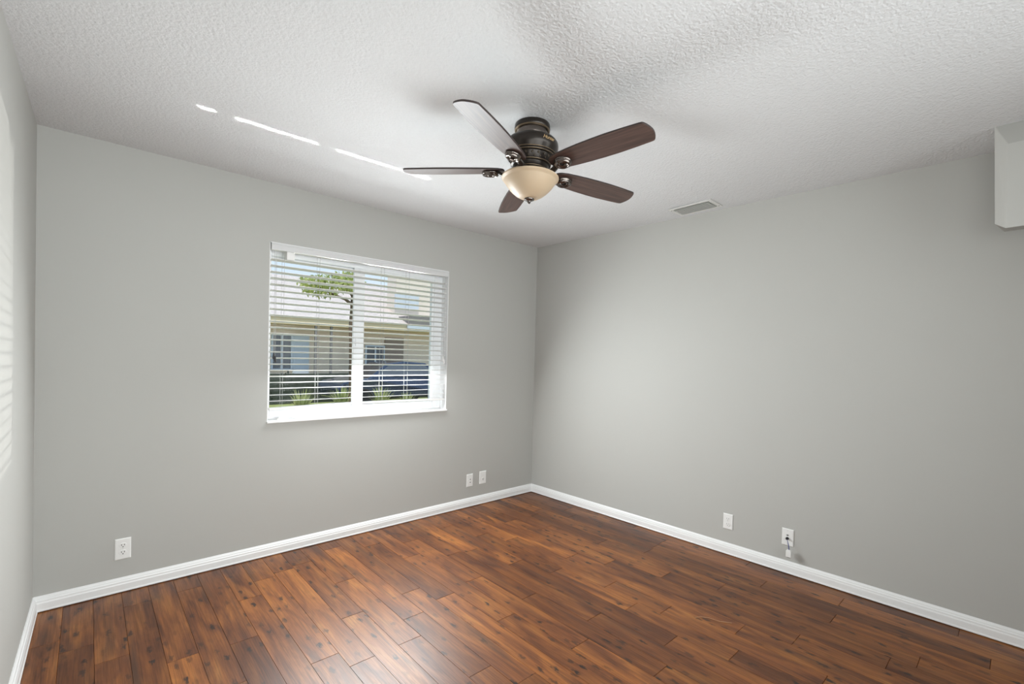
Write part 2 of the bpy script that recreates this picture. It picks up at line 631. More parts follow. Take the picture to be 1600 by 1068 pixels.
# baseboards: moulded profile (offset from wall, height)
BP = [(0, 0.0045), (0.020, 0.0045), (0.020, 0.010), (0.0175, 0.014), (0.0172, 0.044), (0.0150, 0.050), (0.0145, 0.058), (0.0105, 0.062), (0.0090, 0.069), (0.0050, 0.074), (0.0025, 0.0785), (0, 0.0785)]


def baseboard(name, origin, d, n, s0, s1):
    bm = nb()
    pts = [origin + d * s0 + n * o_ + Vector((0, 0, z)) for o_, z in BP]
    prism(bm, pts, d * (s1 - s0))
    struct(obj(name, bm, M['trim']))


baseboard('baseboard_back', Vector((0, 0, 0)), Vector((-1, 0, 0)), Vector((0, -1, 0)), 0, W)
baseboard('baseboard_right', Vector((0, 0, 0)), RD, RN, 0, YF)
baseboard('baseboard_left', LO, LD, LN, 0, YF)

# dropped bulkhead at the near right corner
bm = nb()
vt = {k: bm.verts.new(v) for k, v in dict(
    lt=(-0.290, -3.192, 2.445), lb=(-0.290, -3.206, 2.001), nt=(-0.340, -3.237, 2.336), nbm=(-0.340, -3.241, 1.967),
    rt=(-0.290, -3.80, 2.445), r1=(-0.340, -3.80, 2.352), r2_=(-0.340, -3.80, 1.982), rb=(-0.290, -3.80, 2.016),
    bt=(-0.10, -3.23, 2.445), bb=(-0.10, -3.23, 2.001), brt=(-0.10, -3.80, 2.445), brb=(-0.10, -3.80, 2.016)).items()}
for q in (('lt', 'nt', 'nbm', 'lb'), ('lt', 'rt', 'r1', 'nt'), ('nt', 'r1', 'r2_', 'nbm'), ('nbm', 'r2_', 'rb', 'lb'), ('lb', 'rb', 'brb', 'bb'),
          ('lt', 'lb', 'bb', 'bt'), ('bt', 'bb', 'brb', 'brt'), ('rt', 'brt', 'brb', 'rb', 'r2_', 'r1'), ('lt', 'bt', 'brt', 'rt')):
    bm.faces.new([vt[k] for k in q])
struct(obj('trim_1', bm, M['wall'], bevel=0.003, seg=2))

# ------------------------------------------------------------------ window
win = bpy.data.objects.new('window_1', None)
COL.objects.link(win)
win.location = (-1.75, 0.1, OZ0)
struct(win)
WINV = Matrix.Translation(-Vector((-1.75, 0.1, OZ0)))


def wpart(name, bm, m, parent=win, **k):
    if parent is win:
        bmesh.ops.transform(bm, matrix=WINV, verts=bm.verts[:])
    return obj(name, bm, m, parent, **k)


# white plaster reveal lining the opening
bm = nb()
box(bm, OX0, OX0 + 0.004, 0.001, 0.195, 0.886, OZ1)
box(bm, OX1 - 0.004, OX1, 0.001, 0.195, 0.886, OZ1)
box(bm, OX0, OX1, 0.001, 0.195, OZ1 - 0.004, OZ1)
wpart('window_reveal', bm, M['reveal'])
bm = nb()
box(bm, OX0 - 0.003, OX1 + 0.003, -0.014, 0.18, 0.872, 0.887)
wpart('window_sill', bm, M['trim'], bevel=0.004)
# outer frame
FY0, FY1 = 0.095, 0.165
bm = nb()
box(bm, OX0, -2.412, FY0, FY1, 0.887, OZ1)
box(bm, -1.130, OX1, FY0, FY1, 0.887, OZ1)
box(bm, -2.412, -1.130, FY0, FY1, 1.985, OZ1)
box(bm, -2.412, -1.130, FY0, FY1, 0.887, 0.943)
box(bm, -2.440, -1.060, FY0 - 0.012, FY0, 0.887, 0.905)
wpart('window_frame', bm, M['vinyl'], bevel=0.003)
# sliding sashes
for sx0, sx1, sy in ((-2.412, -1.752, 0.128), (-1.835, -1.130, 0.100)):
    bm = nb()
    st = 0.020
    mull0 = 0.083
    l_, r_ = (mull0, st) if sy < 0.11 else (st * 0.4, 0.07)
    box(bm, sx0, sx0 + l_, sy, sy + 0.024, 0.9432, 1.9848)
    box(bm, sx1 - r_, sx1, sy, sy + 0.024, 0.9432, 1.9848)
    box(bm, sx0 + l_, sx1 - r_, sy, sy + 0.024, 0.9432, 0.952)
    box(bm, sx0 + l_, sx1 - r_, sy, sy + 0.024, 1.972, 1.9848)
    sash = wpart('window_sash', bm, M['vinyl'], bevel=0.002)
    bm = nb()
    box(bm, sx0 + 0.005, sx1 - 0.005, sy + 0.010, sy + 0.013, 0.95, 1.98)
    bmesh.ops.transform(bm, matrix=WINV, verts=bm.verts[:])
    obj('window_pane', bm, M['glass'], sash)
bm = nb()
box(bm, -1.822, -1.806, 0.086, 0.100, 1.40, 1.46)
wpart('sash_latch', bm, M['vinyl'], bevel=0.003)

# ------------------------------------------------------------------ venetian blind
BL = thing('window_blind', 'white horizontal slat blind hanging in the window recess', 'blind', (-1.75, 0.03, OZ1))
BINV = Matrix.Translation(-Vector((-1.75, 0.03, OZ1)))


def bpart(name, bm, m, parent=None, **k):
    bmesh.ops.transform(bm, matrix=BINV, verts=bm.verts[:])
    return obj(name, bm, m, parent or BL, **k)


SX0, SX1 = -2.434, -1.066
bm = nb()
box(bm, SX0 - 0.006, SX1 + 0.006, -0.006, 0.004, 2.008, 2.053)
box(bm, SX0 - 0.006, SX1 + 0.006, -0.009, -0.005, 2.040, 2.048)
bpart('valance', bm, M['valance'], bevel=0.002)
bm = nb()
box(bm, SX0, SX1, 0.008, 0.058, 2.012, 2.054)
bpart('headrail', bm, M['slat'])
rs = random.Random(3)
N, step, ztop = 24, 0.0405, 1.948
bm = nb()
for i in range(N):
    z = ztop - step * i
    tilt = -0.145 + rs.uniform(-0.03, 0.03) + (0.05 if i > N - 4 else 0)
    sag = rs.uniform(-0.0015, 0.0015)
    nseg, cs = 8, 5
    grid = []
    for a in range(nseg + 1):
        t = a / nseg
        x = SX0 + (SX1 - SX0) * t
        rowt, rowb = [], []
        for c in range(cs):
            v = -0.025 + 0.05 * c / (cs - 1)
            crown = 0.0012 * (1 - (v / 0.025) ** 2)
            zz = z + crown + math.tan(tilt) * v + sag * math.sin(PI * t) - (0.003 * (1 - t) if i > N - 3 else 0)
            rowt.append(bm.verts.new((x, 0.031 + v, zz + 0.0014)))
            rowb.append(bm.verts.new((x, 0.031 + v, zz - 0.0014)))
        grid.append((rowt, rowb))
    for (t0, b0), (t1, b1) in zip(grid, grid[1:]):
        for c in range(cs - 1):
            bm.faces.new((t0[c], t0[c + 1], t1[c + 1], t1[c]))
            bm.faces.new((b0[c], b1[c], b1[c + 1], b0[c + 1]))
        bm.faces.new((t0[0], t1[0], b1[0], b0[0]))
        bm.faces.new((t0[-1], b0[-1], b1[-1], t1[-1]))
    for rt_, rb_ in (grid[0], grid[-1]):
        bm.faces.new(rt_ + rb_[::-1])
bpart('slat_panel', bm, M['slat'])
# bottom rail, drooping at the left end
bm = nb()
ring = []
for a in range(13):
    t = a / 12
    x = SX0 + (SX1 - SX0) * t
    z = 0.972 - 0.010 * max(0, 1 - t * 3) + 0.003 * math.sin(PI * t)
    ring.append([bm.verts.new((x, y, z + dz)) for y, dz in ((0.006, -0.007), (0.056, -0.007), (0.056, 0.007), (0.006, 0.007))])
for A_, B_ in zip(ring, ring[1:]):
    for k in range(4):
        bm.faces.new((A_[k], A_[(k + 1) % 4], B_[(k + 1) % 4], B_[k]))
bm.faces.new(ring[0])
bm.faces.new(ring[-1][::-1])
bpart('bottom_rail', bm, M['slat'], bevel=0.002)
for x in (-2.357, -2.126, -1.640, -1.425):
    bm = nb()
    for y in (0.0045, 0.0575):
        tube(bm, [(x, y, 2.01), (x, y, 0.972)], 0.0011, 5)
    for i in range(N):
        z = ztop - step * i - 0.003
        tube(bm, [(x, 0.0045, z), (x, 0.0575, z)], 0.0006, 4)
    bpart('ladder_cord', bm, M['cord'])
for x0, dx, m in ((-2.419, 0.010, M['black']), (-1.103, 0.010, M['slat'])):
    bm = nb()
    tube(bm, [(x0, -0.0035, 2.006), (x0 + 0.001, -0.012, 1.9), (x0, -0.013, 1.325)], 0.0013, 5)
    tube(bm, [(x0 + dx, -0.0035, 2.006), (x0 + dx - 0.001, -0.012, 1.9), (x0 + dx - 0.001, -0.013, 1.305)], 0.0013, 5)
    cordo = bpart('pull_cord', bm, M['cord'])
    for xx, zz in ((x0, 1.325), (x0 + dx, 1.305)):
        bm = nb()
        lathe(bm, [(0, 0.012), (0.003, 0.010), (0.0045, 0), (0.0068, -0.018), (0.0072, -0.026), (0.004, -0.031), (0, -0.031)], 14,
              Matrix.Translation((xx, -0.013, zz)))
        t_ = bpart('tassel', bm, m, cordo, smooth=True)
        t_['label'] = 'black cord tassel' if m is M['black'] else 'white cord tassel'
bm = nb()
box(bm, -2.343, -2.292, 0.006, 0.056, 1.956, 2.014)
bpart('cord_lock', bm, M['slat'], bevel=0.003)

# small white clip left on the sill
bm = nb()
lathe(bm, [(0, 0.016), (0.011, 0.0155), (0.017, 0.010), (0.019, 0.003), (0.019, 0.0), (0, 0.0)], 24, Matrix.Translation((-2.345, 0.028, 0.887)), sx=2.1)
box(bm, -2.372, -2.318, 0.022, 0.034, 0.899, 0.907)
tag(obj('blind_bracket', bm, M['plate'], smooth=True), 'small white plastic clip lying on the left end of the window sill', 'bracket')


# ------------------------------------------------------------------ wall plates (built facing -Y, origin at plate centre on the wall)
def plate_shell(t, pw=0.070, ph=0.1145):
    bm = nb()
    d = 0.0058
    o_ = [(-pw / 2, -ph / 2), (pw / 2, -ph / 2), (pw / 2, ph / 2), (-pw / 2, ph / 2)]
    e = 0.0045
    rings = []
    for inset, y in ((0, 0), (0, -0.0022), (e * 0.45, -d * 0.82), (e, -d)):
        rings.append([bm.verts.new((x - math.copysign(inset, x), y, z - math.copysign(inset, z))) for x, z in o_])
    for A_, B_ in zip(rings, rings[1:]):
        for k in range(4):
            bm.faces.new((A_[k], A_[(k + 1) % 4], B_[(k + 1) % 4], B_[k]))
    bm.faces.new(rings[-1])
    bm.faces.new(rings[0][::-1])
    return obj('cover_plate', bm, M['plate'], t)


def disc_y(bm, x, z, rad, y0, y1, seg=20, sx=1, sz=1):
    a = [bm.verts.new((x + rad * sx * math.cos(2 * PI * k / seg), y0, z + rad * sz * math.sin(2 * PI * k / seg))) for k in range(seg)]
    b = [bm.verts.new((v.co.x, y1, v.co.z)) for v in a]
    bm.faces.new(a)
    bm.faces.new(b[::-1])
    for k in range(seg):
        bm.faces.new((a[k], a[(k + 1) % seg], b[(k + 1) % seg], b[k]))
    return bm


def screw(t, z):
    bm = nb()
    disc_y(bm, 0, z, 0.0028, -0.0055, -0.0066, 14)
    obj('screw', bm, M['screw'], t)


def receptacle(t, z, slot=M['slot'], big=1.0):
    bm = nb()
    disc_y(bm, 0, z, 0.0168, -0.005, -0.0078, 28, 1.0, 0.84)
    face = obj('receptacle_face', bm, M['plate'], t, bevel=0.0008)
    bm = nb()
    for sx, hh in ((-0.0063, 0.0042), (0.0063, 0.0036)):
        box(bm, sx - 0.0013 * big, sx + 0.0013 * big, -0.0082, -0.007, z + 0.0035 - hh, z + 0.0035 + hh)
    disc_y(bm, 0, z - 0.0072, 0.0024 * big, -0.0082, -0.007, 12)
    obj('outlet_slots', bm, slot, face)


def coax(t, zs, m):
    for z in zs:
        bm = nb()
        disc_y(bm, 0, z, 0.0062, -0.005, -0.008, 6)
        j = obj('jack', bm, M['screw'], t)
        bm = nb()
        disc_y(bm, 0, z, 0.0040, -0.0075, -0.0125, 16)
        obj('jack_socket', bm, m, j)


t = thing('wall_outlet', 'white double outlet on the window wall near the left corner', 'outlet', (-3.167, -0.0004, 0.237))
plate_shell(t)
receptacle(t, 0.0195, big=1.25)
receptacle(t, -0.0195, big=1.25)
screw(t, 0)

t = thing('wall_jack_plate', 'white plate with two stacked cable jacks below and right of the window', 'wall plate', (-0.780, -0.0004, 0.234))
plate_shell(t, 0.068, 0.111)
coax(t, (0.011, -0.016), M['slot'])
screw(t, 0.042)
screw(t, -0.042)

t = thing('wall_outlet', 'white outlet plate on the window wall closest to the back corner', 'outlet', (-0.632, -0.0004, 0.238))
plate_shell(t, 0.076, 0.1145)
receptacle(t, -0.014, big=1.7)
screw(t, 0.020)

pR = RD * 1.937 + RN * 0.0004
t = thing('wall_outlet', 'white outlet plate on the right wall with faint plug slots', 'outlet', (pR.x, pR.y, 0.228), ROTR)
plate_shell(t, 0.066, 0.108)
receptacle(t, 0.0185, M['faint'], 1.2)
receptacle(t, -0.0185, M['faint'], 1.2)
screw(t, 0)

pR = RD * 2.315 + RN * 0.0004
t = thing('wall_jack_plate', 'white cable plate with black jack and a dangling wire on the right wall', 'wall plate', (pR.x, pR.y, 0.231), ROTR)
plate_shell(t, 0.068, 0.108)
screw(t, 0.042)
screw(t, -0.042)
bm = nb()
disc_y(bm, 0, -0.006, 0.0085, -0.005, -0.014, 20)
disc_y(bm, 0, -0.006, 0.0055, -0.014, -0.026, 16)
j = obj('jack', bm, M['black'], t)
j['label'] = 'black cable jack'
bm = nb()
disc_y(bm, 0, 0.014, 0.0058, -0.005, -0.008, 16, 1.1, 0.7)
obj('knockout', bm, M['slot'], t)

# dangling connector hooked on that jack
pC = RD * 2.3155 + RN * 0.0004
t = thing('cable_connector', 'small white connector dangling on a blue wire below the cable plate', 'connector', (pC.x, pC.y, 0.225), ROTR)
bm = nb()
tube(bm, [(0.000, -0.020, 0.004), (0.006, -0.030, -0.008), (0.012, -0.034, -0.026), (0.016, -0.036, -0.046), (0.018, -0.038, -0.066)], 0.0016, 8)
tube(bm, [(0.001, -0.022, 0.002), (0.009, -0.032, -0.012), (0.016, -0.035, -0.030), (0.020, -0.038, -0.050), (0.021, -0.040, -0.066)], 0.0012, 8)
obj('wire', bm, M['bluewire'], t)
bm = nb()
box(bm, 0.0040, 0.0340, -0.050, -0.030, -0.106, -0.065)
box(bm, 0.0070, 0.0310, -0.047, -0.033, -0.065, -0.060)
hs = obj('connector_housing', bm, M['plate'], t, bevel=0.003)
bm = nb()
box(bm, 0.0085, 0.0295, -0.046, -0.034, -0.109, -0.1055)
obj('connector_socket', bm, M['slot'], hs)

# ------------------------------------------------------------------ ceiling vent
VX0, VX1, VY0, VY1 = -0.233, -0.043, -1.862, -1.552
t = thing('ceiling_vent', 'white louvred air vent on the ceiling beside the right wall', 'vent', ((VX0 + VX1) / 2, (VY0 + VY1) / 2, H))
t.rotation_euler = (math.radians(-1.0), 0, 0)
t.location.z = H - 0.0022
hx, hy = (VX1 - VX0) / 2, (VY1 - VY0) / 2
bm = nb()
fw = 0.026
for a in ((-hx, hx, -hy, -hy + fw), (-hx, hx, hy - fw, hy), (-hx, -hx + fw, -hy + fw, hy - fw), (hx - fw, hx, -hy + fw, hy - fw)):
    box(bm, *a, -0.006, -0.001)
obj('vent_frame', bm, M['vent'], t, bevel=0.002)
bm = nb()
box(bm, -hx + fw, hx - fw, -hy + fw, hy - fw, -0.0015, -0.0005)
obj('vent_throat', bm, M['vent_in'], t)
bm = nb()
for k in range(7):
    xc = -hx + fw + (2 * hx - 2 * fw) * (k + 0.5) / 7
    box(bm, -0.0105, 0.0105, -hy + fw, hy - fw, -0.0007, 0.0007, Matrix.Translation((xc, 0, -0.0085)) @ Matrix.Rotation(math.radians(-38), 4, 'Y'))
obj('louvre_panel', bm, M['vent'], t)
for y in (-hy + fw / 2, hy - fw / 2):
    bm = nb()
    lathe(bm, [(0, -0.0085), (0.003, -0.0078), (0.0042, -0.006), (0.0042, -0.004), (0, -0.004)], 12, Matrix.Translation((-hx + 0.03 if y > 0 else hx - 0.03, y, 0)))
    obj('screw', bm, M['slot'], t)

# ------------------------------------------------------------------ ceiling fan
VB = Vector((-1.7812, -1.7280, 2.2262))
nvec = Vector((0.0317, 0.0041, 1)).normalized()
exv = (Vector((1, 0, 0)) - nvec * nvec.x).normalized()
eyv = nvec.cross(exv)
DROP = 2.44 - 2.2262
FANM = Matrix(((exv.x, eyv.x, nvec.x, 0), (exv.y, eyv.y, nvec.y, 0), (exv.z, eyv.z, nvec.z, 0), (0, 0, 0, 1)))
fan = thing('ceiling_fan', 'dark bronze five-blade ceiling fan with an amber glass light bowl', 'ceiling fan', VB + nvec * DROP)
fan.rotation_euler = FANM.to_euler()
ZB = -DROP           # blade plane, local


def zz(z):           # height above the floor -> fan local
    return z - 2.44


def prof(p):
    return [(a, zz(b)) for a, b in p]


bm = nb()
lathe(bm, prof([(0, 2.443), (0.0800, 2.443), (0.0830, 2.437), (0.0840, 2.424), (0.0835, 2.417), (0.0800, 2.4125), (0.0760, 2.4115), (0.0745, 2.414), (0.066, 2.413), (0, 2.413)]), 64)
can = obj('canopy', bm, M['bronze'], fan, smooth=True)
bm = nb()
lathe(bm, prof([(0.0745, 2.4150), (0.0822, 2.4150), (0.0832, 2.4125), (0.0808, 2.4100), (0.0745, 2.4105)]), 64)
obj('canopy_rim', bm, M['bronze_hi'], can, smooth=True)
bm = nb()
lathe(bm, prof([(0.060, 2.414), (0.0725, 2.412), (0.0735, 2.402), (0.0725, 2.390), (0.0690, 2.378), (0.0665, 2.372), (0.060, 2.370)]), 64)
obj('mounting_neck', bm, M['nickel'], fan, smooth=True)
bm = nb()
lathe(bm, prof([(0, 2.373), (0.074, 2.373), (0.086, 2.3725), (0.090, 2.3705), (0.106, 2.366), (0.1175, 2.359), (0.1245, 2.349), (0.1265, 2.338), (0.1260, 2.326), (0.1225, 2.314), (0.1165, 2.304),
                (0.1150, 2.300), (0.1175, 2.298), (0.1175, 2.294), (0.1120, 2.292), (0.1115, 2.2895), (0.1135, 2.2875), (0.1130, 2.284), (0.1040, 2.281),
                (0.0990, 2.268), (0.0905, 2.255), (0.0935, 2.252), (0.0935, 2.248), (0.0850, 2.245), (0.0800, 2.236), (0.0760, 2.231), (0.0785, 2.228), (0.0770, 2.224), (0.0600, 2.221), (0, 2.221)]), 72)
mot = obj('motor_housing', bm, M['bronze'], fan, smooth=True)
bm = nb()
for rr_, z_ in ((0.0890, 2.3715), (0.1178, 2.296), (0.1137, 2.2858), (0.0938, 2.250), (0.0788, 2.226)):
    lathe(bm, prof([(rr_ - 0.004, z_ + 0.0016), (rr_, z_ + 0.0016), (rr_ + 0.0009, z_), (rr_, z_ - 0.0016), (rr_ - 0.004, z_ - 0.0016)]), 72)
obj('rubbed_edges', bm, M['bronze_hi'], mot, smooth=True)
# raised ornament round the band
bm = nb()
for k in range(22):
    a = 2 * PI * k / 22
    for dz, ro, sc in ((0.006, 0.0, 0.85), (-0.006, 0.12, 0.65)):
        zc = 2.2675 + dz
        rc = 0.0985 + dz * 0.55
        mt = Matrix.Rotation(a + ro, 4, 'Z') @ Matrix.Translation((rc, 0, zz(zc))) @ Matrix.Rotation(0.5 if k % 2 else -0.5, 4, 'X')
        lathe(bm, [(0, 0.008 * sc), (0.0045 * sc, 0.0055 * sc), (0.0062 * sc, 0), (0.0045 * sc, -0.0055 * sc), (0, -0.008 * sc)], 8, mt, sx=0.7)
obj('scroll_band', bm, M['band'], mot, smooth=True)
# maker's script on the dome
cu = bpy.data.curves.new('script', 'FONT')
cu.body = 'Hunter'
cu.size = 0.0235
cu.shear = 0.35
cu.space_character = 0.92
cu.extrude = 0.0006
cu.align_x = 'CENTER'
to = bpy.data.objects.new('script_tmp', cu)
COL.objects.link(to)
bpy.context.view_layer.update()
dg = bpy.context.evaluated_depsgraph_get()
tm = bpy.data.meshes.new_from_object(to.evaluated_get(dg))
bpy.data.objects.remove(to, do_unlink=True)
bpy.data.curves.remove(cu)
dirc = Vector((CAM.x - VB.x, CAM.y - VB.y, 0))
az0 = math.atan2(dirc.y, dirc.x) + math.radians(38)
dome = [(0.106, 2.366), (0.1175, 2.359), (0.1245, 2.349), (0.1265, 2.338), (0.1260, 2.326), (0.1225, 2.314), (0.1165, 2.304)]
for v in tm.vertices:
    x, y, ex_ = v.co.x, v.co.y, v.co.z
    z_ = 2.3300 + y * 0.98
    rr_ = 0.1225
    for (ra, za), (rb, zb) in zip(dome, dome[1:]):
        if zb <= z_ <= za:
            rr_ = rb + (ra - rb) * (z_ - zb) / (za - zb)
    az = az0 + x / 0.124
    rr_ += 0.0006 + ex_
    v.co = (rr_ * math.cos(az), rr_ * math.sin(az), zz(z_))
sm = bpy.data.objects.new('gold_lettering', tm)
COL.objects.link(sm)
tm.materials.clear()
tm.materials.append(M['gold'])
sm.parent = mot
bm = nb()
lathe(bm, prof([(0, 2.223), (0.053, 2.223), (0.0535, 2.206), (0.054, 2.200), (0.062, 2.197), (0.066, 2.192), (0.060, 2.188), (0, 2.188)]), 48)
obj('light_fitter', bm, M['bronze'], fan, smooth=True)
for k in range(3):
    a = 2 * PI * k / 3 + 0.5
    bm = nb()
    lathe(bm, [(0, 0.008), (0.005, 0.006), (0.0065, 0), (0.005, -0.006), (0, -0.008)], 12, Matrix.Translation((0.067 * math.cos(a), 0.067 * math.sin(a), zz(2.206))))
    obj('thumb_screw', bm, M['nickel'], fan, smooth=True)
bm = nb()
lathe(bm, prof([(0.050, 2.199), (0.110, 2.1985), (0.128, 2.1965), (0.1345, 2.1915), (0.1345, 2.1865), (0.1300, 2.1815), (0.1250, 2.1785), (0.1225, 2.1745), (0.1185, 2.168),
                (0.1100, 2.155), (0.0985, 2.140), (0.0840, 2.125), (0.0680, 2.112), (0.0500, 2.1015), (0.0320, 2.0955), (0.0150, 2.0930), (0, 2.0925)]), 72)
obj('glass_bowl', bm, M['bowl'], fan, smooth=True)
bm = nb()
lathe(bm, prof([(0, 2.096), (0.020, 2.0955), (0.0245, 2.0915), (0.0235, 2.0885), (0.0165, 2.0855), (0.0105, 2.083), (0.0085, 2.079), (0.0060, 2.0735), (0.0035, 2.0705), (0, 2.0695)]), 32)
obj('finial', bm, M['nickel'], fan, smooth=True)

PITCHB = -0.205
side = [(0.124, 0.008), (0.126, 0.022), (0.134, 0.034), (0.150, 0.0440), (0.185, 0.0520), (0.240, 0.0575), (0.300, 0.0615), (0.370, 0.0640), (0.440, 0.0645), (0.520, 0.0615), (0.585, 0.0575)]
tip = [(0.597, 0.0555), (0.603, 0.0500), (0.609, 0.0380), (0.6145, 0.0220), (0.6175, 0.0060)]
blade0 = iron0 = None


def blade_bm():
    bm = nb()
    plus = side + tip
    out = [(a, b * 0.985) for a, b in plus] + [(a, -b) for a, b in reversed(plus)]
    a_ = [bm.verts.new((x, y, 0.0055)) for x, y in out]
    b_ = [bm.verts.new((x, y, -0.0025)) for x, y in out]
    bm.faces.new(a_)
    bm.faces.new(b_[::-1])
    n_ = len(out)
    for i in range(n_):
        bm.faces.new((a_[i], b_[i], b_[(i + 1) % n_], a_[(i + 1) % n_])).material_index = 1
    return bm


for i in range(5):
    ang = math.radians(202.86) + i * 2 * PI / 5
    mloc = Matrix.Rotation(ang, 4, 'Z') @ Matrix.Translation((0, 0, ZB))
    mbl = mloc @ Matrix.Rotation(PITCHB, 4, 'X')
    if blade0 is None:
        blade0 = obj('blade', blade_bm(), M['blade'], fan, bevel=0.0012)
        blade0.data.materials.append(M['edge'])
        bl = blade0
        # iron: hub arm, oval plate under the blade root, ring medallion
        bm = nb()
        arm = []
        rad = []
        for k in range(11):
            s = k / 10
            arm.append((0.070 + 0.098 * s, 0.012 * math.sin(PI * s), -0.004 - 0.020 * math.sin(PI * min(1, s * 1.15)) - 0.006 * s))
            rad.append(0.0125 + 0.004 * math.sin(PI * s))
        tube(bm, arm, rad, 12, 0.55)
        iron0 = obj('blade_iron', bm, M['bronze'], fan, smooth=True)
        ir = iron0
        mm = Matrix.Translation((0.190, 0, -0.0030)) @ Matrix.Rotation(PITCHB, 4, 'X') @ Matrix.Diagonal((1, 1, 0.82, 1))
        bm = nb()
        lathe(bm, [(0, -0.002), (0.036, -0.002), (0.0385, -0.006), (0.0375, -0.012), (0.0350, -0.0150), (0.0345, -0.0200), (0.0320, -0.0250), (0.0275, -0.0265), (0.0235, -0.0240), (0.0225, -0.0200),
                   (0.0185, -0.0180), (0.0160, -0.0220), (0.0130, -0.0235), (0.0105, -0.0215), (0.0100, -0.0120), (0, -0.0115)], 40, mm, sx=1.12, sy=0.95)
        med0 = obj('medallion', bm, M['nickel'], iron0, smooth=True)
    else:
        bl = blade0.copy()
        COL.objects.link(bl)
        bl.parent = fan
        ir = iron0.copy()
        COL.objects.link(ir)
        ir.parent = fan
        md = med0.copy()
        COL.objects.link(md)
        md.parent = ir
    bl.matrix_local = mbl
    ir.matrix_local = mloc

# ------------------------------------------------------------------ thread on the floor
bm = nb()
tube(bm, [(-0.936, -2.186, 0.002), (-0.906, -2.202, 0.0022), (-0.882, -2.235, 0.002), (-0.872, -2.285, 0.0022), (-0.848, -2.318, 0.002), (-0.838, -2.335, 0.002)], 0.0011, 6)
tag(obj('thread', bm, M['thread']), 'pale curled thread lying on the wood floor near the right wall', 'thread')

# ------------------------------------------------------------------ outside
GZ = -0.36
bm = nb()
box(bm, -22, 32, 0.3, 45, GZ - 0.1, GZ)
struct(obj('ground', bm, M['lawn']))

hs = thing('house', 'tan house with pale shingled roof and dark windows seen through the blind', 'house', (3, 14, GZ))
HI = Matrix.Translation(-Vector((3, 14, GZ)))


def hpart(name, bm, m, parent=hs, **k):
    bmesh.ops.transform(bm, matrix=HI, verts=bm.verts[:])
    return obj(name, bm, m, parent, **k)


bm = nb()
box(bm, -9, 14, 14, 24, GZ, 2.32)
hpart('wall', bm, M['house'])
bm = nb()
box(bm, -9.4, 14.2, 13.30, 13.42, 2.24, 2.50)
hpart('fascia', bm, M['fascia'])
bm = nb()
box(bm, -9.4, 14.2, 13.42, 14.0, 2.24, 2.27)
hpart('soffit', bm, M['fascia'])
bm = nb()
prism(bm, [(-9.5, 13.25, 2.47), (-9.5, 19.2, 4.72), (-9.5, 25, 2.47), (-9.5, 19.2, 4.60)], (23.8, 0, 0))
hpart('roof', bm, M['roof'])


def hwin(x0, x1, z0, z1, y=14.0, m=None):
    bm = nb()
    e = 0.06
    for a in ((x0 - e, x1 + e, z0 - e, z0), (x0 - e, x1 + e, z1, z1 + e), (x0 - e, x0, z0, z1), (x1, x1 + e, z0, z1), ((x0 + x1) / 2 - 0.03, (x0 + x1) / 2 + 0.03, z0, z1)):
        box(bm, a[0], a[1], y - 0.06, y, a[2], a[3])
    fr_ = hpart('window_frame', bm, M['garage'])
    bm = nb()
    box(bm, x0, x1, y - 0.02, y, z0, z1)
    hpart('window_glass', bm, m or M['dark_glass'], fr_)


hwin(1.34, 1.92, 0.72, 1.86)
hwin(-1.6, 0.2, 0.8, 1.9)
hwin(4.70, 5.42, 0.6, 1.58)
hwin(9.2, 11.0, 0.8, 1.9)
bm = nb()
box(bm, 1.99, 2.53, 13.94, 14.0, GZ, 1.92)
for k in range(4):
    box(bm, 2.04, 2.48, 13.925, 13.94, GZ + 0.12 + 0.55 * k, GZ + 0.55 + 0.55 * k)
hpart('pale_door', bm, M['garage'])
bm = nb()
box(bm, 5.46, 6.28, 13.93, 14.0, GZ, 1.97)
hpart('brown_door', bm, M['door'])
for x in (2.56, 3.10):
    bm = nb()
    box(bm, x - 0.035, x + 0.035, 13.36, 13.44, GZ, 2.24)
    hpart('post', bm, M['post'])
# taller wing on the right
bm = nb()
box(bm, 6.25, 14, 14.6, 15.4, 2.3, 6.2)
hpart('upper_wall', bm, M['pinkwall'])
bm = nb()
box(bm, 6.18, 7.30, 14.52, 14.6, 3.25, 3.9)
hpart('upper_window', bm, M['garage'])
# roof vent box on the front slope
bm = nb()
box(bm, 6.17, 7.30, 13.3, 14.2, 2.52, 2.86)
hpart('roof_box', bm, M['post'])
bm = nb()
box(bm, 6.05, 7.38, 13.22, 14.2, 2.34, 2.46)
hpart('roof_box_sill', bm, M['garage'])

# parked car
CX, CY = 4.15, 10.95
car = thing('car', 'dark blue parked car in front of the tan house, glimpsed through the slats', 'car', (CX, CY, GZ))
sidep = [(-2.05, 0.32), (-2.10, 0.62), (-1.95, 0.80), (-1.15, 0.93), (-0.45, 1.38), (0.15, 1.45), (0.95, 1.40), (1.60, 1.00), (2.02, 0.95), (2.08, 0.55), (2.0, 0.30)]
bm = nb()
rows = []
for y, ins, zs in ((-0.80, 0.0, 1.0), (-0.86, 0.0, 0.0), (0.86, 0.0, 0.0), (0.80, 0.0, 1.0)):
    row = []
    for x, z in sidep:
        k = max(0.0, (z - 0.93) / 0.5)
        yy = (abs(y) - 0.22 * k) * (1 if y > 0 else -1)
        row.append(bm.verts.new((x, yy, z)))
    rows.append(row)
for A_, B_ in zip(rows[1:], rows[2:3]):
    for i in range(len(sidep)):
        j_ = (i + 1) % len(sidep)
        bm.faces.new((A_[i], A_[j_], B_[j_], B_[i]))
bm.faces.new(rows[1])
bm.faces.new(rows[2][::-1])
for v in rows[0] + rows[3]:
    bm.verts.remove(v)
body = obj('car_body', bm, M['carpaint'], car, bevel=0.05, seg=3)
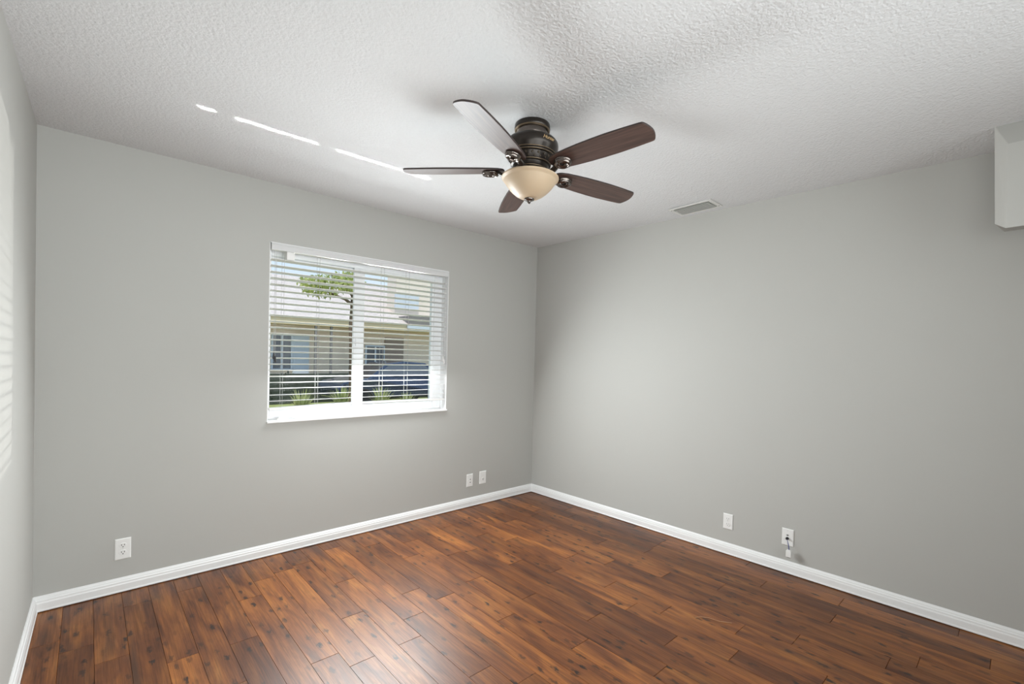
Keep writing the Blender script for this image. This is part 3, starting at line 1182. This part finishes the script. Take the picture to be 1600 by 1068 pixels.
for s in (-1, 1):
    bm = nb()
    pts = []
    for x, z in ((-0.98, 0.98), (-0.42, 1.32), (0.12, 1.38), (0.85, 1.34), (1.35, 1.02)):
        k = max(0.0, (z - 0.93) / 0.5)
        pts.append((x, s * (0.863 - 0.22 * k), z))
    prism(bm, pts, (0, s * 0.006, 0))
    obj('side_window', bm, M['dark_glass'], car)
for x in (-1.3, 1.3):
    for s in (-1, 1):
        bm = nb()
        mt = Matrix.Translation((x, s * 0.80, 0.31)) @ Matrix.Rotation(PI / 2, 4, 'X')
        lathe(bm, [(0, -0.09), (0.20, -0.09), (0.29, -0.10), (0.31, -0.07), (0.31, 0.07), (0.29, 0.10), (0.20, 0.09), (0, 0.09)], 28, mt)
        obj('wheel', bm, M['rubber'], car)


def leaves(bm, centre, size, n, rg, ls):
    for _ in range(n):
        while True:
            p = Vector((rg.uniform(-1, 1), rg.uniform(-1, 1), rg.uniform(-1, 1)))
            if p.length < 1:
                break
        c = Vector(centre) + Vector((p.x * size[0], p.y * size[1], p.z * size[2]))
        e = Euler((rg.uniform(0, 6.3), rg.uniform(0, 6.3), rg.uniform(0, 6.3))).to_matrix()
        q = ls * rg.uniform(0.6, 1.2)
        vs = [bm.verts.new(c + e @ Vector(v)) for v in ((-q, 0, 0), (0, -q * 0.42, q * 0.1), (q, 0, 0), (0, q * 0.42, q * 0.1))]
        bm.faces.new(vs)


# clipped dark hedge along the house front
rg = random.Random(21)
hd = thing('hedge', 'low dark hedge along the front of the tan house', 'hedge', (3, 12.8, GZ))
bm = nb()
box(bm, -9, 9.5, -0.25, 0.18, 0.0, 0.95)
obj('hedge_core', bm, M['hedge'], hd)
bm = nb()
for k in range(70):
    leaves(bm, (-6 + k * 0.2, -0.2, rg.uniform(0.25, 0.98)), (0.25, 0.18, 0.22), 26, rg, 0.07)
o = obj('hedge_leaves', bm, M['hedge'], hd)
o['kind'] = 'stuff'

# lily clumps on a mulch strip
bm = nb()
prism(bm, [(-4.2, 8.4, GZ - 0.01), (8.6, 8.0, GZ - 0.01), (8.6, 9.9, GZ - 0.01), (-4.2, 9.9, GZ - 0.01)], (0, 0, 0.03))
struct(obj('flower_bed', bm, M['soil']))


def clump(x, y, hgt, seed, label):
    g = random.Random(seed)
    t = thing('lily_clump', label, 'plant', (x, y, GZ + 0.02), 0, 'strappy green plants in the bed outside')
    bm = nb()
    for _ in range(70):
        a = g.uniform(0, 2 * PI)
        ln = hgt * g.uniform(0.75, 1.3)
        lean = g.uniform(0.15, 0.50)
        wd = 0.022 * g.uniform(0.7, 1.3)
        d = Vector((math.cos(a), math.sin(a), 0))
        s = Vector((-math.sin(a), math.cos(a), 0))
        prev = None
        ln = min(ln, hgt * 1.15)
        for k in range(6):
            q = k / 5
            p = d * (lean * ln * q ** 1.4 + 0.04) + Vector((0, 0, ln * (q - 0.42 * lean * q * q * 1.6)))
            ww = wd * (1 - q ** 2.2) + 0.001
            cur = (bm.verts.new(p - s * ww), bm.verts.new(p + s * ww))
            if prev:
                bm.faces.new((prev[0], prev[1], cur[1], cur[0]))
            prev = cur
    obj('leaves', bm, M['lily'], t)
    bm = nb()
    lathe(bm, [(0, 0), (0.09, 0), (0.07, 0.08), (0.03, 0.12), (0, 0.12)], 14)
    obj('crown', bm, M['soil'], t)


for k, (x, y, h_, lb) in enumerate((
        (0.66, 8.9, 0.76, 'bright strappy lily clump seen low in the left half of the window'),
        (1.72, 9.0, 0.78, 'bright strappy lily clump just left of the window centre bar'),
        (2.80, 8.9, 0.76, 'strappy lily clump just right of the window centre bar'),
        (3.75, 9.1, 0.55, 'small strappy lily clump low in the right half of the window'))):
    clump(x, y, h_, 40 + k, lb)

# tree with a leafy limb reaching left, trunk behind the centre bar of the window
tr = thing('tree', 'tree with sunlit yellow-green foliage at the upper left of the window', 'tree', (2.285, 9.72, GZ))
bm = nb()
tube(bm, [(0, 0, 0), (0.03, 0, 1.2), (0.0, 0.02, 2.4), (0.04, 0, 3.6), (0.05, 0, 5.2)], [0.13, 0.105, 0.09, 0.08, 0.04], 12)
tube(bm, [(0, 0, 3.05), (-0.25, -0.05, 3.20), (-0.55, -0.1, 3.27), (-0.95, -0.12, 3.42), (-1.3, -0.15, 3.58)], [0.05, 0.040, 0.032, 0.022, 0.01], 9)
tube(bm, [(0.03, 0, 3.3), (-0.3, 0.1, 3.65), (-0.6, 0.1, 3.85)], [0.05, 0.035, 0.015], 9)
obj('trunk', bm, M['bark'], tr, smooth=True)
bm = nb()
rg = random.Random(77)
for c, s_, n_ in (((-0.55, -0.1, 3.58), (0.70, 0.4, 0.26), 420), ((-1.15, -0.1, 3.50), (0.42, 0.3, 0.22), 200), ((-0.1, 0.1, 3.78), (0.5, 0.4, 0.22), 240),
                  ((-0.95, -0.1, 3.28), (0.45, 0.3, 0.13), 120), ((0.1, 0, 5.2), (1.2, 1.0, 0.7), 500)):
    leaves(bm, c, s_, n_, rg, 0.075)
obj('foliage', bm, M['leaf'], tr)
